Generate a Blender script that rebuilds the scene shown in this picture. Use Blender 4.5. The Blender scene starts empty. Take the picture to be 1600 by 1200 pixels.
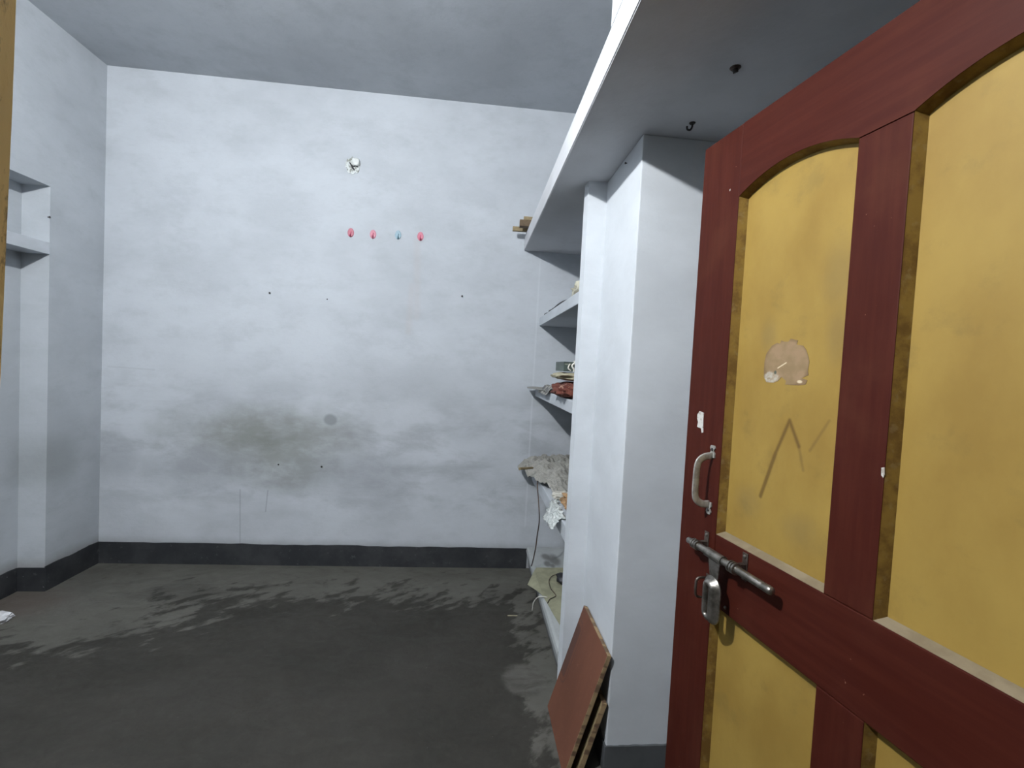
import bpy, bmesh, math, random
from mathutils import Vector, Matrix, noise
R = math.radians
C = bpy.context.scene.collection
SC = bpy.context.scene

# ------------------------------------------------------------------ camera, world, light, exposure
CAM_LOC = Vector((0.0, 0.0, 1.4))
cam_d = bpy.data.cameras.new('camera')
cam = bpy.data.objects.new('camera', cam_d)
C.objects.link(cam)
right = Vector((0.994808, -0.0876399, 0.0517330))
down = Vector((0.0482233, -0.0417028, -0.9979657))
fwd = Vector((0.0896190, 0.9952789, -0.0372600))
m = Matrix((right, -down, -fwd)).transposed().to_4x4()
m.translation = CAM_LOC
cam.matrix_world = m
cam_d.sensor_width = 36.0
cam_d.lens = 718.55 * 36.0 / 1600.0
cam_d.clip_start = 0.02
SC.camera = cam

w = bpy.data.worlds.new('world'); SC.world = w
w.use_nodes = True
w.node_tree.nodes['Background'].inputs[0].default_value = (0.62, 0.68, 0.8, 1)
w.node_tree.nodes['Background'].inputs[1].default_value = 0.04

BULB = Vector((-0.98, 0.375, 2.70))
BULB_STRENGTH = 6100.0
SC.view_settings.view_transform = 'Standard'
SC.view_settings.look = 'None'
SC.view_settings.gamma = 1.0
SC.view_settings.use_curve_mapping = False
SC.view_settings.exposure = 0.0
SC.cycles.max_bounces = 10
SC.cycles.diffuse_bounces = 8

# ------------------------------------------------------------------ material helpers
class NT:
    """tiny node-graph helper"""
    def __init__(s, name):
        s.m = bpy.data.materials.new(name); s.m.use_nodes = True
        s.t = s.m.node_tree; s.b = s.t.nodes['Principled BSDF']
        s.tc = s.t.nodes.new('ShaderNodeTexCoord')
        s.P = s.tc.outputs['Object']
    def link(s, a, b): s.t.links.new(a, b)
    def put(s, inp, v):
        if hasattr(v, 'is_linked') or isinstance(v, bpy.types.NodeSocket): s.link(v, inp)
        else:
            if inp.type == 'RGBA' and len(v) == 3: v = (*v, 1)
            inp.default_value = v
    def math(s, op, a, b=0.0, c=None, clamp=False):
        n = s.t.nodes.new('ShaderNodeMath'); n.operation = op; n.use_clamp = clamp
        s.put(n.inputs[0], a); s.put(n.inputs[1], b)
        if c is not None: s.put(n.inputs[2], c)
        return n.outputs[0]
    def vmath(s, op, a, b=(0, 0, 0), scale=None):
        n = s.t.nodes.new('ShaderNodeVectorMath'); n.operation = op
        s.put(n.inputs[0], a)
        if op not in ('LENGTH', 'SCALE'): s.put(n.inputs[1], b)
        if scale is not None: s.put(n.inputs['Scale'], scale)
        return n.outputs['Value'] if op in ('LENGTH', 'DISTANCE', 'DOT_PRODUCT') else n.outputs['Vector']
    def noise(s, scale, detail=4, rough=0.55, vec=None, stretch=None, dist=0.0):
        n = s.t.nodes.new('ShaderNodeTexNoise')
        v = vec or s.P
        if stretch: v = s.vmath('MULTIPLY', v, stretch)
        s.link(v, n.inputs['Vector'])
        n.inputs['Scale'].default_value = scale; n.inputs['Detail'].default_value = detail
        n.inputs['Roughness'].default_value = rough; n.inputs['Distortion'].default_value = dist
        return n.outputs['Fac']
    def ramp(s, f, a, b, lo=0.0, hi=1.0):
        n = s.t.nodes.new('ShaderNodeMapRange'); n.interpolation_type = 'SMOOTHSTEP'
        s.put(n.inputs['Value'], f)
        n.inputs['From Min'].default_value = a; n.inputs['From Max'].default_value = b
        n.inputs['To Min'].default_value = lo; n.inputs['To Max'].default_value = hi
        return n.outputs['Result']
    def mix(s, f, a, b, mode='MIX'):
        n = s.t.nodes.new('ShaderNodeMix'); n.data_type = 'RGBA'; n.blend_type = mode
        s.put(n.inputs[0], f); s.put(n.inputs[6], a); s.put(n.inputs[7], b)
        return n.outputs[2]
    def sep(s, v=None):
        n = s.t.nodes.new('ShaderNodeSeparateXYZ'); s.link(v or s.P, n.inputs[0]); return n.outputs
    def blob(s, c, r, soft=0.4, warp=0.0, wscale=4.0):
        """1 inside an ellipsoid patch at c with radii r"""
        v = s.vmath('SUBTRACT', s.P, c)
        v = s.vmath('DIVIDE', v, r)
        d = s.vmath('LENGTH', v)
        if warp:
            d = s.math('ADD', d, s.math('MULTIPLY', s.math('SUBTRACT', s.noise(wscale, 5, 0.6), 0.5), warp))
        return s.ramp(d, 1.0 - soft, 1.0 + soft, 1.0, 0.0)
    def seg(s, a, b, wd, soft=0.5):
        a = Vector(a); b = Vector(b); ab = b - a
        pa = s.vmath('SUBTRACT', s.P, tuple(a))
        h = s.math('MULTIPLY', s.vmath('DOT_PRODUCT', pa, tuple(ab)), 1.0 / ab.length_squared, clamp=True)
        q = s.vmath('SCALE', tuple(ab), scale=h)
        d = s.vmath('LENGTH', s.vmath('SUBTRACT', pa, q))
        return s.ramp(d, wd * (1 - soft), wd * (1 + soft), 1.0, 0.0)
    def maxi(s, *fs):
        r = fs[0]
        for f in fs[1:]: r = s.math('MAXIMUM', r, f)
        return r
    def out(s, col, rough=0.6, metal=0.0, bump=None, bstr=0.3, bdist=0.002, spec=None):
        s.put(s.b.inputs['Base Color'], col); s.put(s.b.inputs['Roughness'], rough)
        s.put(s.b.inputs['Metallic'], metal)
        if spec is not None: s.b.inputs['Specular IOR Level'].default_value = spec
        if bump is not None:
            n = s.t.nodes.new('ShaderNodeBump'); s.link(bump, n.inputs['Height'])
            n.inputs['Strength'].default_value = bstr; n.inputs['Distance'].default_value = bdist
            s.link(n.outputs[0], s.b.inputs['Normal'])
        return s.m

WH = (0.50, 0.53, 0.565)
def wall_base(k, base=WH, streak=(1.0, 1.0, 1.7), dirt=0.5):
    """blotchy blue-white limewash"""
    a = k.noise(1.3, 5, 0.6, stretch=streak)
    b = k.noise(5.5, 6, 0.65, stretch=streak)
    c = k.noise(28, 4, 0.6, stretch=(1, 1, 3.2))
    col = k.mix(k.ramp(a, 0.35, 0.68), base, tuple(x * 0.86 for x in base))
    col = k.mix(k.math('MULTIPLY', k.ramp(b, 0.45, 0.72), 0.55 * dirt), col, (base[0]*0.7, base[1]*0.7, base[2]*0.69))
    col = k.mix(k.math('MULTIPLY', k.ramp(c, 0.5, 0.75), 0.22 * dirt), col, (base[0]*0.68, base[1]*0.7, base[2]*0.7))
    return col, k.math('ADD', k.noise(40, 5, 0.6), k.math('MULTIPLY', b, 1.5))

def m_wall(name, base=WH, dirt=0.5):
    k = NT(name); col, bp = wall_base(k, base, dirt=dirt)
    return k.out(col, 0.85, bump=bp, bstr=0.25, bdist=0.003, spec=0.2)

def m_back():
    k = NT('limewash_back'); col, bp = wall_base(k, dirt=0.55)
    Y = 3.139
    z = k.sep()[2]
    # large grubby zone over the lower half, fading out near the skirting
    n = k.noise(2.6, 6, 0.62, stretch=(1, 1, 2.4), dist=0.3)
    lowz = k.math('MULTIPLY', k.ramp(z, 0.25, 0.55), k.ramp(z, 0.9, 1.35, 1.0, 0.0))
    g = k.math('MULTIPLY', lowz, k.ramp(n, 0.42, 0.66))
    col = k.mix(k.math('MULTIPLY', g, 0.6), col, (0.29, 0.305, 0.32))
    # the greenish damp patch
    big = k.blob((-1.33, Y, 0.88), (0.55, 0.3, 0.17), 0.6, 1.5, 3.2)
    big2 = k.blob((-1.20, Y, 0.70), (0.34, 0.3, 0.16), 0.5, 1.5, 4.2)
    fine = k.ramp(k.noise(6, 6, 0.62, stretch=(1, 1, 1.9)), 0.3, 0.62, 0.5, 1.0)
    st = k.math('MULTIPLY', k.maxi(big, big2), fine)
    col = k.mix(k.math('MULTIPLY', st, 0.66), col, (0.185, 0.195, 0.17))
    core = k.blob((-1.42, Y, 0.84), (0.20, 0.3, 0.08), 0.8, 1.8, 5)
    col = k.mix(k.math('MULTIPLY', core, 0.3), col, (0.13, 0.135, 0.12))
    ax = k.blob((-1.72, Y, 0.62), (0.35, 0.3, 0.14), 0.6, 1.1, 4.5)
    bx = k.blob((-0.75, Y, 0.62), (0.40, 0.3, 0.16), 0.6, 1.1, 4.0)
    cx = k.blob((-2.26, Y, 0.70), (0.16, 0.3, 0.14), 0.6, 0.8, 5)
    dx = k.blob((-0.45, Y, 1.12), (0.5, 0.3, 0.28), 0.6, 1.2, 3)
    col = k.mix(k.math('MULTIPLY', k.maxi(ax, bx, cx), 0.42), col, (0.25, 0.265, 0.28))
    col = k.mix(k.math('MULTIPLY', dx, 0.16), col, (0.31, 0.32, 0.335))
    # round grey thumb-size smudge
    col = k.mix(k.math('MULTIPLY', k.blob((-0.917, Y, 0.986), (0.042, 0.1, 0.036), 0.3, 0.4, 20), 0.8), col, (0.22, 0.24, 0.245))
    # thin vertical cracks and drip marks
    cr = k.maxi(k.seg((-1.475, Y, 0.50), (-1.465, Y, 0.14), 0.004), k.seg((-1.30, Y, 0.50), (-1.31, Y, 0.36), 0.004),
                k.math('MULTIPLY', k.seg((-2.3, Y, 1.27), (-2.02, Y, 1.262), 0.005), 0.35))
    col = k.mix(k.math('MULTIPLY', cr, 0.4), col, (0.2, 0.2, 0.22))
    drip = k.maxi(k.seg((-0.40, Y, 2.20), (-0.38, Y, 1.70), 0.02, 0.9), k.seg((-0.42, Y, 1.9), (-0.43, Y, 1.6), 0.02, 0.9))
    col = k.mix(k.math('MULTIPLY', drip, 0.22), col, (0.45, 0.40, 0.38))
    # grime just above the skirting
    e = k.math('ADD', z, k.math('MULTIPLY', k.noise(9, 5), 0.05))
    col = k.mix(k.math('MULTIPLY', k.ramp(e, 0.15, 0.22, 1.0, 0.0), 0.6), col, (0.27, 0.27, 0.28))
    # paler vertical line at the corner arris beside the niche
    col = k.mix(k.math('MULTIPLY', k.seg((0.425, Y, 0.3), (0.432, Y, 2.2), 0.005, 0.9), 0.35), col, (0.60, 0.63, 0.66))
    return k.out(col, 0.85, bump=bp, bstr=0.28, bdist=0.003, spec=0.2)

def m_left():
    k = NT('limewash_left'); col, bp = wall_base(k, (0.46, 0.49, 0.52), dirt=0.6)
    a = k.blob((-2.335, 2.84, 0.72), (0.3, 0.13, 0.14), 0.6, 0.8, 6)
    col = k.mix(k.math('MULTIPLY', a, 0.55), col, (0.25, 0.27, 0.27))
    z = k.sep()[2]
    e = k.math('ADD', z, k.math('MULTIPLY', k.noise(9, 5), 0.06))
    col = k.mix(k.math('MULTIPLY', k.ramp(e, 0.16, 0.24, 1.0, 0.0), 0.7), col, (0.25, 0.25, 0.24))
    return k.out(col, 0.85, bump=bp, bstr=0.28, bdist=0.003, spec=0.2)

def m_floor():
    k = NT('concrete_floor')
    x, y, z = k.sep()
    n1 = k.noise(2.2, 6, 0.62, stretch=(1.0, 1.5, 1), dist=0.5)
    n2 = k.noise(6.5, 7, 0.66, stretch=(1.0, 1.7, 1), dist=0.6)
    n3 = k.noise(30, 5, 0.6)
    base = k.mix(k.ramp(n1, 0.3, 0.7), (0.024, 0.0225, 0.018), (0.035, 0.0325, 0.027))
    base = k.mix(k.math('MULTIPLY', k.ramp(n3, 0.4, 0.7), 0.3), base, (0.045, 0.042, 0.035))
    # pale lime-dusted band along the back wall and the left side
    s = k.math('MAXIMUM', k.ramp(y, 2.45, 3.0), k.math('MULTIPLY', k.ramp(x, -0.9, -1.9), 0.9))
    s = k.math('MAXIMUM', s, k.math('MULTIPLY', k.ramp(x, 0.1, 0.42), 0.55))
    s = k.math('MULTIPLY', s, k.ramp(y, 1.8, 2.5))
    s2 = k.math('MAXIMUM', s, k.math('MULTIPLY', k.ramp(x, 0.16, 0.4), 0.6))
    vd = k.vmath('DOT_PRODUCT', k.P, (0.8, 0.6, 0)); vn = k.vmath('DOT_PRODUCT', k.P, (-0.6, 0.8, 0))
    cmb = k.t.nodes.new('ShaderNodeCombineXYZ'); k.link(vd, cmb.inputs[0]); k.link(k.math('MULTIPLY', vn, 2.1), cmb.inputs[1])
    n4 = k.noise(4.6, 7, 0.62, vec=cmb.outputs[0], dist=0.35)
    n5 = k.noise(9.5, 5, 0.55, vec=cmb.outputs[0], dist=0.3)
    s3 = k.math('MAXIMUM', k.ramp(y, 2.2, 3.15), k.math('MULTIPLY', k.ramp(x, -0.7, -2.1), k.ramp(y, 1.9, 2.5)))
    s3 = k.math('MAXIMUM', s3, k.math('MULTIPLY', k.ramp(x, 0.16, 0.40), 0.75))
    f = k.math('ADD', k.math('MULTIPLY', s3, 0.34), k.math('ADD', k.math('MULTIPLY', n4, 0.6), k.math('MULTIPLY', n5, 0.4)))
    f = k.ramp(f, 0.66, 0.74)
    f = k.math('MULTIPLY', f, k.ramp(n1, 0.25, 0.6, 0.6, 1.0))
    base = k.mix(k.math('MULTIPLY', f, 0.85), base, (0.105, 0.102, 0.088))
    # darker worn streaks in the band
    d = k.ramp(k.noise(9, 6, 0.7, stretch=(0.7, 1.8, 1), dist=0.8), 0.56, 0.68)
    base = k.mix(k.math('MULTIPLY', k.math('MULTIPLY', d, s), 0.45), base, (0.03, 0.028, 0.023))
    # brown tint near the left alcove
    br = k.blob((-2.38, 2.62, 0), (0.22, 0.16, 0.3), 0.6, 0.8, 6)
    base = k.mix(k.math('MULTIPLY', br, 0.6), base, (0.09, 0.07, 0.058))
    # round cement patch with a pale rim
    v = k.vmath('DIVIDE', k.vmath('SUBTRACT', k.P, (0.305, 2.0, 0)), (0.10, 0.115, 0.3))
    dd = k.math('ADD', k.vmath('LENGTH', v), k.math('MULTIPLY', k.math('SUBTRACT', k.noise(14, 5), 0.5), 0.5))
    disc = k.ramp(dd, 0.85, 1.1, 1.0, 0.0)
    base = k.mix(k.math('MULTIPLY', disc, 0.8), base, k.mix(k.ramp(n2, 0.35, 0.65), (0.105, 0.10, 0.088), (0.055, 0.052, 0.045)))
    # tiny pale specks
    sp = k.ramp(k.noise(90, 2, 0.5), 0.76, 0.8)
    base = k.mix(k.math('MULTIPLY', sp, 0.35), base, (0.4, 0.4, 0.37))
    bp = k.math('ADD', k.math('MULTIPLY', n2, 1.2), n3)
    return k.out(base, k.ramp(n2, 0.3, 0.7, 0.55, 0.8), bump=bp, bstr=0.35, bdist=0.004, spec=0.35)

def m_skirt():
    k = NT('skirting_paint')
    n = k.noise(6, 6, 0.65); e = k.noise(26, 5, 0.6)
    col = k.mix(k.ramp(n, 0.35, 0.7), (0.022, 0.024, 0.027), (0.042, 0.044, 0.047))
    col = k.mix(k.math('MULTIPLY', k.ramp(e, 0.62, 0.72), 0.35), col, (0.13, 0.13, 0.13))
    col = k.mix(k.ramp(k.noise(60, 2), 0.77, 0.8), col, (0.6, 0.6, 0.62))
    return k.out(col, 0.6, bump=e, bstr=0.3, spec=0.35)

def m_maroon(name='maroon_paint', horizontal=False):
    k = NT(name)
    st = (0.5, 2, 7) if horizontal else (7, 2, 0.5)
    g = k.noise(9, 6, 0.6, stretch=st); n = k.noise(5, 6, 0.65)
    col = k.mix(k.ramp(g, 0.35, 0.7), (0.042, 0.0072, 0.0040), (0.055, 0.0110, 0.0060))
    col = k.mix(k.math('MULTIPLY', k.ramp(n, 0.5, 0.7), 0.45), col, (0.072, 0.021, 0.011))
    col = k.mix(k.math('MULTIPLY', k.ramp(k.noise(70, 3), 0.72, 0.76), 0.6), col, (0.30, 0.18, 0.12))
    return k.out(col, k.ramp(n, 0.3, 0.7, 0.5, 0.68), bump=g, bstr=0.2, bdist=0.001, spec=0.13)

def m_yellow(name, marks=False):
    k = NT(name)
    n = k.noise(4.5, 6, 0.6, stretch=(1.5, 1, 0.9)); n2 = k.noise(14, 6, 0.65)
    col = k.mix(k.ramp(n, 0.3, 0.72), (0.290, 0.192, 0.044), (0.230, 0.143, 0.030))
    col = k.mix(k.math('MULTIPLY', k.ramp(n2, 0.52, 0.72), 0.35), col, (0.155, 0.105, 0.030))
    if marks:
        Y = 0.022
        w1 = 0.0038
        s1 = k.maxi(k.seg((0.250, Y, 1.143), (0.283, Y, 1.245), w1 * 1.2, 0.6), k.seg((0.283, Y, 1.245), (0.313, Y, 1.319), w1, 0.8),
                    k.seg((0.313, Y, 1.319), (0.340, Y, 1.27), w1, 0.9))
        s2 = k.maxi(k.seg((0.340, Y, 1.27), (0.354, Y, 1.225), w1 * .8, 0.9), k.seg((0.366, Y, 1.266), (0.403, Y, 1.330), w1 * .7, 0.9))
        col = k.mix(k.math('MULTIPLY', s1, 0.75), col, (0.085, 0.045, 0.010))
        col = k.mix(k.math('MULTIPLY', s2, 0.42), col, (0.12, 0.07, 0.022))
        sm = k.maxi(k.blob((0.40, Y, 1.60), (0.03, 0.2, 0.06), 0.7, 0.8, 12), k.blob((0.24, Y, 1.50), (0.02, 0.2, 0.03), 0.7, 0.8, 20),
                    k.blob((0.36, Y, 1.10), (0.035, 0.2, 0.03), 0.9, 1.6, 22), k.blob((0.21, Y, 1.12), (0.03, 0.2, 0.03), 0.9, 1.6, 24),
                    k.blob((0.405, Y, 1.49), (0.02, 0.2, 0.05), 0.7, 0.8, 18))
        col = k.mix(k.math('MULTIPLY', sm, 0.36), col, (0.165, 0.118, 0.048))
    return k.out(col, 0.55, bump=n2, bstr=0.12, bdist=0.001, spec=0.3)

def m_bead():
    k = NT('worn_yellow_beading')
    n = k.noise(18, 6, 0.65); n2 = k.noise(60, 4)
    col = k.mix(k.ramp(n, 0.4, 0.62), (0.21, 0.130, 0.028), (0.12, 0.066, 0.015))
    col = k.mix(k.math('MULTIPLY', k.ramp(n2, 0.55, 0.7), 0.4), col, (0.24, 0.18, 0.09))
    return k.out(col, 0.6, bump=n2, bstr=0.2, bdist=0.001, spec=0.25)

def m_dusty_lit():  # dusty beige with the light on the upward face painted in
    k = NT('dusty_lit_beading')
    n = k.noise(20, 6, 0.6)
    return k.out(k.mix(k.ramp(n, 0.35, 0.65), (0.155, 0.12, 0.07), (0.20, 0.16, 0.10)), 0.8)

def m_jamb():
    k = NT('worn_frame_paint')
    n = k.noise(60, 6, 0.7, stretch=(1, 1, 0.35)); n2 = k.noise(9, 5)
    col = k.mix(k.ramp(n2, 0.3, 0.7), (0.90, 0.68, 0.30), (0.82, 0.62, 0.28))  # yellow lightened in place of light falling from the outer room
    col = k.mix(k.math('MULTIPLY', k.ramp(n, 0.54, 0.62), 0.8), col, (0.24, 0.14, 0.07))
    return k.out(col, 0.6, bump=n, bstr=0.4, bdist=0.002)

def m_simple(name, c1, c2=None, rough=0.6, metal=0.0, scale=20, bstr=0.2, stretch=None, lo=0.35, hi=0.65, **kw):
    k = NT(name); n = k.noise(scale, 5, 0.6, stretch=stretch)
    return k.out(k.mix(k.ramp(n, lo, hi), c1, c2 or tuple(x * 0.75 for x in c1)), rough, metal, bump=n, bstr=bstr, bdist=0.002, **kw)

M = {}
M['wall'] = m_wall('limewash')
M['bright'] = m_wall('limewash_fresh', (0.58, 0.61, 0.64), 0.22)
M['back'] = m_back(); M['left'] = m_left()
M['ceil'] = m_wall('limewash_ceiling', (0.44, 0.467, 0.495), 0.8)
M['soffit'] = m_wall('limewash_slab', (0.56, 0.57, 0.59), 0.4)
M['floor'] = m_floor(); M['skirt'] = m_skirt()
M['skirt2'] = m_simple('grey_skirting', (0.075, 0.08, 0.085), (0.055, 0.058, 0.06), 0.6, scale=8)
M['maroonV'] = m_maroon(); M['maroonH'] = m_maroon('maroon_paint_rail', True)
M['yellow'] = m_yellow('yellow_panel'); M['yellow_marked'] = m_yellow('yellow_panel_marked', True)
M['bead'] = m_bead(); M['dusty_lit'] = m_dusty_lit(); M['jamb'] = m_jamb()
M['alu'] = m_simple('dull_aluminium', (0.40, 0.39, 0.36), (0.27, 0.26, 0.24), 0.42, 0.35, 60, 0.1)
M['steel'] = m_simple('tarnished_steel', (0.33, 0.31, 0.28), (0.16, 0.15, 0.13), 0.34, 0.9, 45, 0.15)
M['darksteel'] = m_simple('rusty_bracket', (0.12, 0.10, 0.085), (0.07, 0.05, 0.04), 0.5, 0.7, 45, 0.2)
M['nail'] = m_simple('rusty_nail', (0.05, 0.045, 0.045), None, 0.5, 0.5)
M['chip'] = m_simple('white_residue', (0.50, 0.49, 0.46), (0.30, 0.27, 0.23), 0.8, scale=90, lo=0.5, hi=0.6)
M['cover'] = m_simple('black_cable', (0.02, 0.02, 0.024), None, 0.5)
M['wire'] = m_simple('brown_wire', (0.035, 0.025, 0.025), (0.10, 0.06, 0.04), 0.5, scale=12)
M['pale_wire'] = m_simple('pale_wire', (0.75, 0.72, 0.66), None, 0.35)

# ------------------------------------------------------------------ mesh helpers
def mesh_obj(name, bm, mat, parent=None, loc=None, smooth=False, mods=()):
    bmesh.ops.recalc_face_normals(bm, faces=bm.faces)
    if loc is not None:
        bmesh.ops.translate(bm, verts=bm.verts, vec=-Vector(loc))
    me = bpy.data.meshes.new(name); bm.to_mesh(me); bm.free()
    for mm in (mat if isinstance(mat, (list, tuple)) else [mat]): me.materials.append(mm)
    if smooth:
        for p in me.polygons: p.use_smooth = True
    o = bpy.data.objects.new(name, me); C.objects.link(o)
    if loc is not None: o.location = loc
    if parent is not None: o.parent = parent
    return o

def tag(o, label, cat, group=None, kind=None):
    o['label'] = label; o['category'] = cat
    if group: o['group'] = group
    if kind: o['kind'] = kind
    return o

def struct(o, label=None):
    o['kind'] = 'structure'
    if label: o['label'] = label
    return o

def empty(name, loc, rotz=0.0):
    o = bpy.data.objects.new(name, None); o.empty_display_size = 0.05
    C.objects.link(o); o.location = loc; o.rotation_euler = (0, 0, rotz); return o

def box(bm, x0, x1, y0, y1, z0, z1, bevel=0.0, seg=2, mi=0):
    r = bmesh.ops.create_cube(bm, size=1.0)
    vs = r['verts']
    for v in vs:
        v.co = Vector((x0 + (v.co.x + .5) * (x1 - x0), y0 + (v.co.y + .5) * (y1 - y0), z0 + (v.co.z + .5) * (z1 - z0)))
    fs = set(f for v in vs for f in v.link_faces)
    for f in fs: f.material_index = mi
    if bevel > 0:
        es = list(set(e for v in vs for e in v.link_edges))
        bmesh.ops.bevel(bm, geom=es, offset=bevel, segments=seg, affect='EDGES', profile=0.6)
    return vs

def B(*boxes, bevel=0.0):
    bm = bmesh.new()
    for b in boxes: box(bm, *b, bevel=bevel)
    return bm

def prism(bm, pts, axis, a, b, mi=0):
    """extrude a polygon; axis 'y': pts are (x,z) from y=a to y=b; 'z': pts (x,y); 'x': pts (y,z)"""
    def mk(p, t):
        return {'y': (p[0], t, p[1]), 'z': (p[0], p[1], t), 'x': (t, p[0], p[1])}[axis]
    A = [bm.verts.new(mk(p, a)) for p in pts]; D = [bm.verts.new(mk(p, b)) for p in pts]
    fs = [bm.faces.new(A), bm.faces.new(list(reversed(D)))]
    n = len(pts)
    for i in range(n):
        fs.append(bm.faces.new((A[i], D[i], D[(i + 1) % n], A[(i + 1) % n])))
    for f in fs: f.material_index = mi
    return fs

def tube(bm, pts, rad, n=10, caps=True, flat=None):
    """sweep a circle (or an ellipse via flat=(ra, rb, up)) along pts"""
    pts = [Vector(p) for p in pts]; rings = []
    rads = rad if isinstance(rad, (list, tuple)) else [rad] * len(pts)
    up = Vector((0.13, 0.21, 0.97)) if flat is None else Vector(flat[2])
    prev = None
    for i, p in enumerate(pts):
        t = (pts[min(i + 1, len(pts) - 1)] - pts[max(i - 1, 0)]).normalized()
        if prev is None or flat is not None:
            u = up.cross(t)
            if u.length < 1e-3: u = Vector((1, 0, 0)).cross(t)
            u.normalize()
        else:
            u = (prev - t * prev.dot(t)).normalized()
        v = t.cross(u).normalized(); prev = u
        ring = []
        for j in range(n):
            a = 2 * math.pi * j / n
            if flat is None: off = u * math.cos(a) * rads[i] + v * math.sin(a) * rads[i]
            else:
                ca, sa = math.cos(a), math.sin(a); e = 0.45
                off = u * math.copysign(abs(ca) ** e, ca) * flat[0] + v * math.copysign(abs(sa) ** e, sa) * flat[1]
            ring.append(bm.verts.new(p + off))
        rings.append(ring)
    for a, b in zip(rings, rings[1:]):
        for j in range(n): bm.faces.new((a[j], a[(j + 1) % n], b[(j + 1) % n], b[j]))
    if caps:
        bm.faces.new(rings[0]); bm.faces.new(list(reversed(rings[-1])))

def lathe(bm, prof, origin, axis, n=20):
    """prof: (dist along axis, radius)"""
    o = Vector(origin); ax = Vector(axis).normalized()
    u = ax.cross(Vector((0.3, 0.9, 0.2))).normalized(); v = ax.cross(u)
    rings = []
    for d, r in prof:
        rings.append([bm.verts.new(o + ax * d + (u * math.cos(2 * math.pi * j / n) + v * math.sin(2 * math.pi * j / n)) * max(r, 1e-4)) for j in range(n)])
    for a, b in zip(rings, rings[1:]):
        for j in range(n): bm.faces.new((a[j], a[(j + 1) % n], b[(j + 1) % n], b[j]))
    bm.faces.new(rings[0]); bm.faces.new(list(reversed(rings[-1])))

def arc(p, q, r, k=8):
    return [Vector(p).lerp(Vector(q), i / k) for i in range(k + 1)]

def catmull(pts, k=6):
    P = [Vector(p) for p in pts]; P = [P[0] * 2 - P[1]] + P + [P[-1] * 2 - P[-2]]; out = []
    for i in range(1, len(P) - 2):
        for j in range(k):
            t = j / k; a, b, c, d = P[i - 1:i + 3]
            out.append(0.5 * ((2 * b) + (c - a) * t + (2 * a - 5 * b + 4 * c - d) * t * t + (3 * b - a - 3 * c + d) * t ** 3))
    out.append(P[-2]); return out

def sheet(fn, nu, nv, thick=0.0015):
    """closed thin sheet: fn(u,v)->point, given a real thickness"""
    bm = bmesh.new()
    T = [[bm.verts.new(fn(i / nu, j / nv)) for j in range(nv + 1)] for i in range(nu + 1)]
    for i in range(nu):
        for j in range(nv): bm.faces.new((T[i][j], T[i + 1][j], T[i + 1][j + 1], T[i][j + 1]))
    bmesh.ops.recalc_face_normals(bm, faces=bm.faces)
    bm.normal_update()
    U = [[bm.verts.new(v.co - v.normal * thick) for v in row] for row in T]
    for i in range(nu):
        for j in range(nv): bm.faces.new((U[i][j], U[i][j + 1], U[i + 1][j + 1], U[i + 1][j]))
    rim = [(i, 0) for i in range(nu)] + [(nu, j) for j in range(nv)] + [(i, nv) for i in range(nu, 0, -1)] + [(0, j) for j in range(nv, 0, -1)]
    for a, b in zip(rim, rim[1:] + rim[:1]):
        bm.faces.new((T[a[0]][a[1]], T[b[0]][b[1]], U[b[0]][b[1]], U[a[0]][a[1]]))
    return bm

def lump(c, r, seed, amp=0.25, freq=3.0, sub=4, flat=None, fold=0.0):
    """a crumpled rounded bundle"""
    bm = bmesh.new(); bmesh.ops.create_icosphere(bm, subdivisions=sub, radius=1.0)
    for v in bm.verts:
        d = v.co.normalized()
        k = 1 + amp * noise.noise(d * freq + Vector((seed, seed * 2, 0)))
        k += fold * abs(noise.noise(d * freq * 2.7 + Vector((0, seed, seed))))
        q = Vector((math.copysign(abs(d.x) ** 0.7, d.x), math.copysign(abs(d.y) ** 0.7, d.y), math.copysign(abs(d.z) ** 0.8, d.z)))
        v.co = Vector((c[0] + q.x * r[0] * k, c[1] + q.y * r[1] * k, c[2] + q.z * r[2] * k))
        if flat is not None and v.co.z < flat: v.co.z = flat
    return bm

# ------------------------------------------------------------------ room shell
YB, XL, H = 3.139, -2.335, 3.135
ZL, ZLT = 2.192, 2.288          # storage slab: underside and top
XLF = 0.318                     # its front edge
XN, XR = 0.440, 0.98            # shelf niche front, right wall
YP, XP, YP2 = 1.513, 0.530, 1.914

def grid_plane(bm, x0, x1, y0, y1, z, z2):
    box(bm, x0, x1, y0, y1, z, z2)
struct(mesh_obj('floor', B((-2.7, 1.15, -0.6, 3.3, -0.1, 0)), M['floor']))
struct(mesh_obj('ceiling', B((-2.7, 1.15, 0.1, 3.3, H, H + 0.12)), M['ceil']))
struct(mesh_obj('wall_back', B((-2.6, 1.15, YB, YB + 0.12, 0, H)), M['back']))
RY0, RY1, RZ, RX = 1.05, 2.766, 2.253, -2.478        # alcove in the left wall
bm = bmesh.new()
box(bm, RX - 0.1, RX, 0.1, YB, 0, H)
box(bm, RX, XL, RY1, YB, 0, H)
box(bm, RX, XL, 0.1, RY0, 0, H)
box(bm, RX, XL, RY0, RY1, RZ, H)
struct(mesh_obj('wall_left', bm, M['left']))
# alcove shelf slab, cast flush with the wall
tag(mesh_obj('alcove_shelf', B((RX, XL + 0.002, RY0, RY1, 1.884, 1.949), bevel=0.003), M['wall'], loc=(XL, RY1, 1.884)),
    'whitewashed concrete shelf slab spanning the shallow alcove in the left wall', 'shelf')
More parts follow.
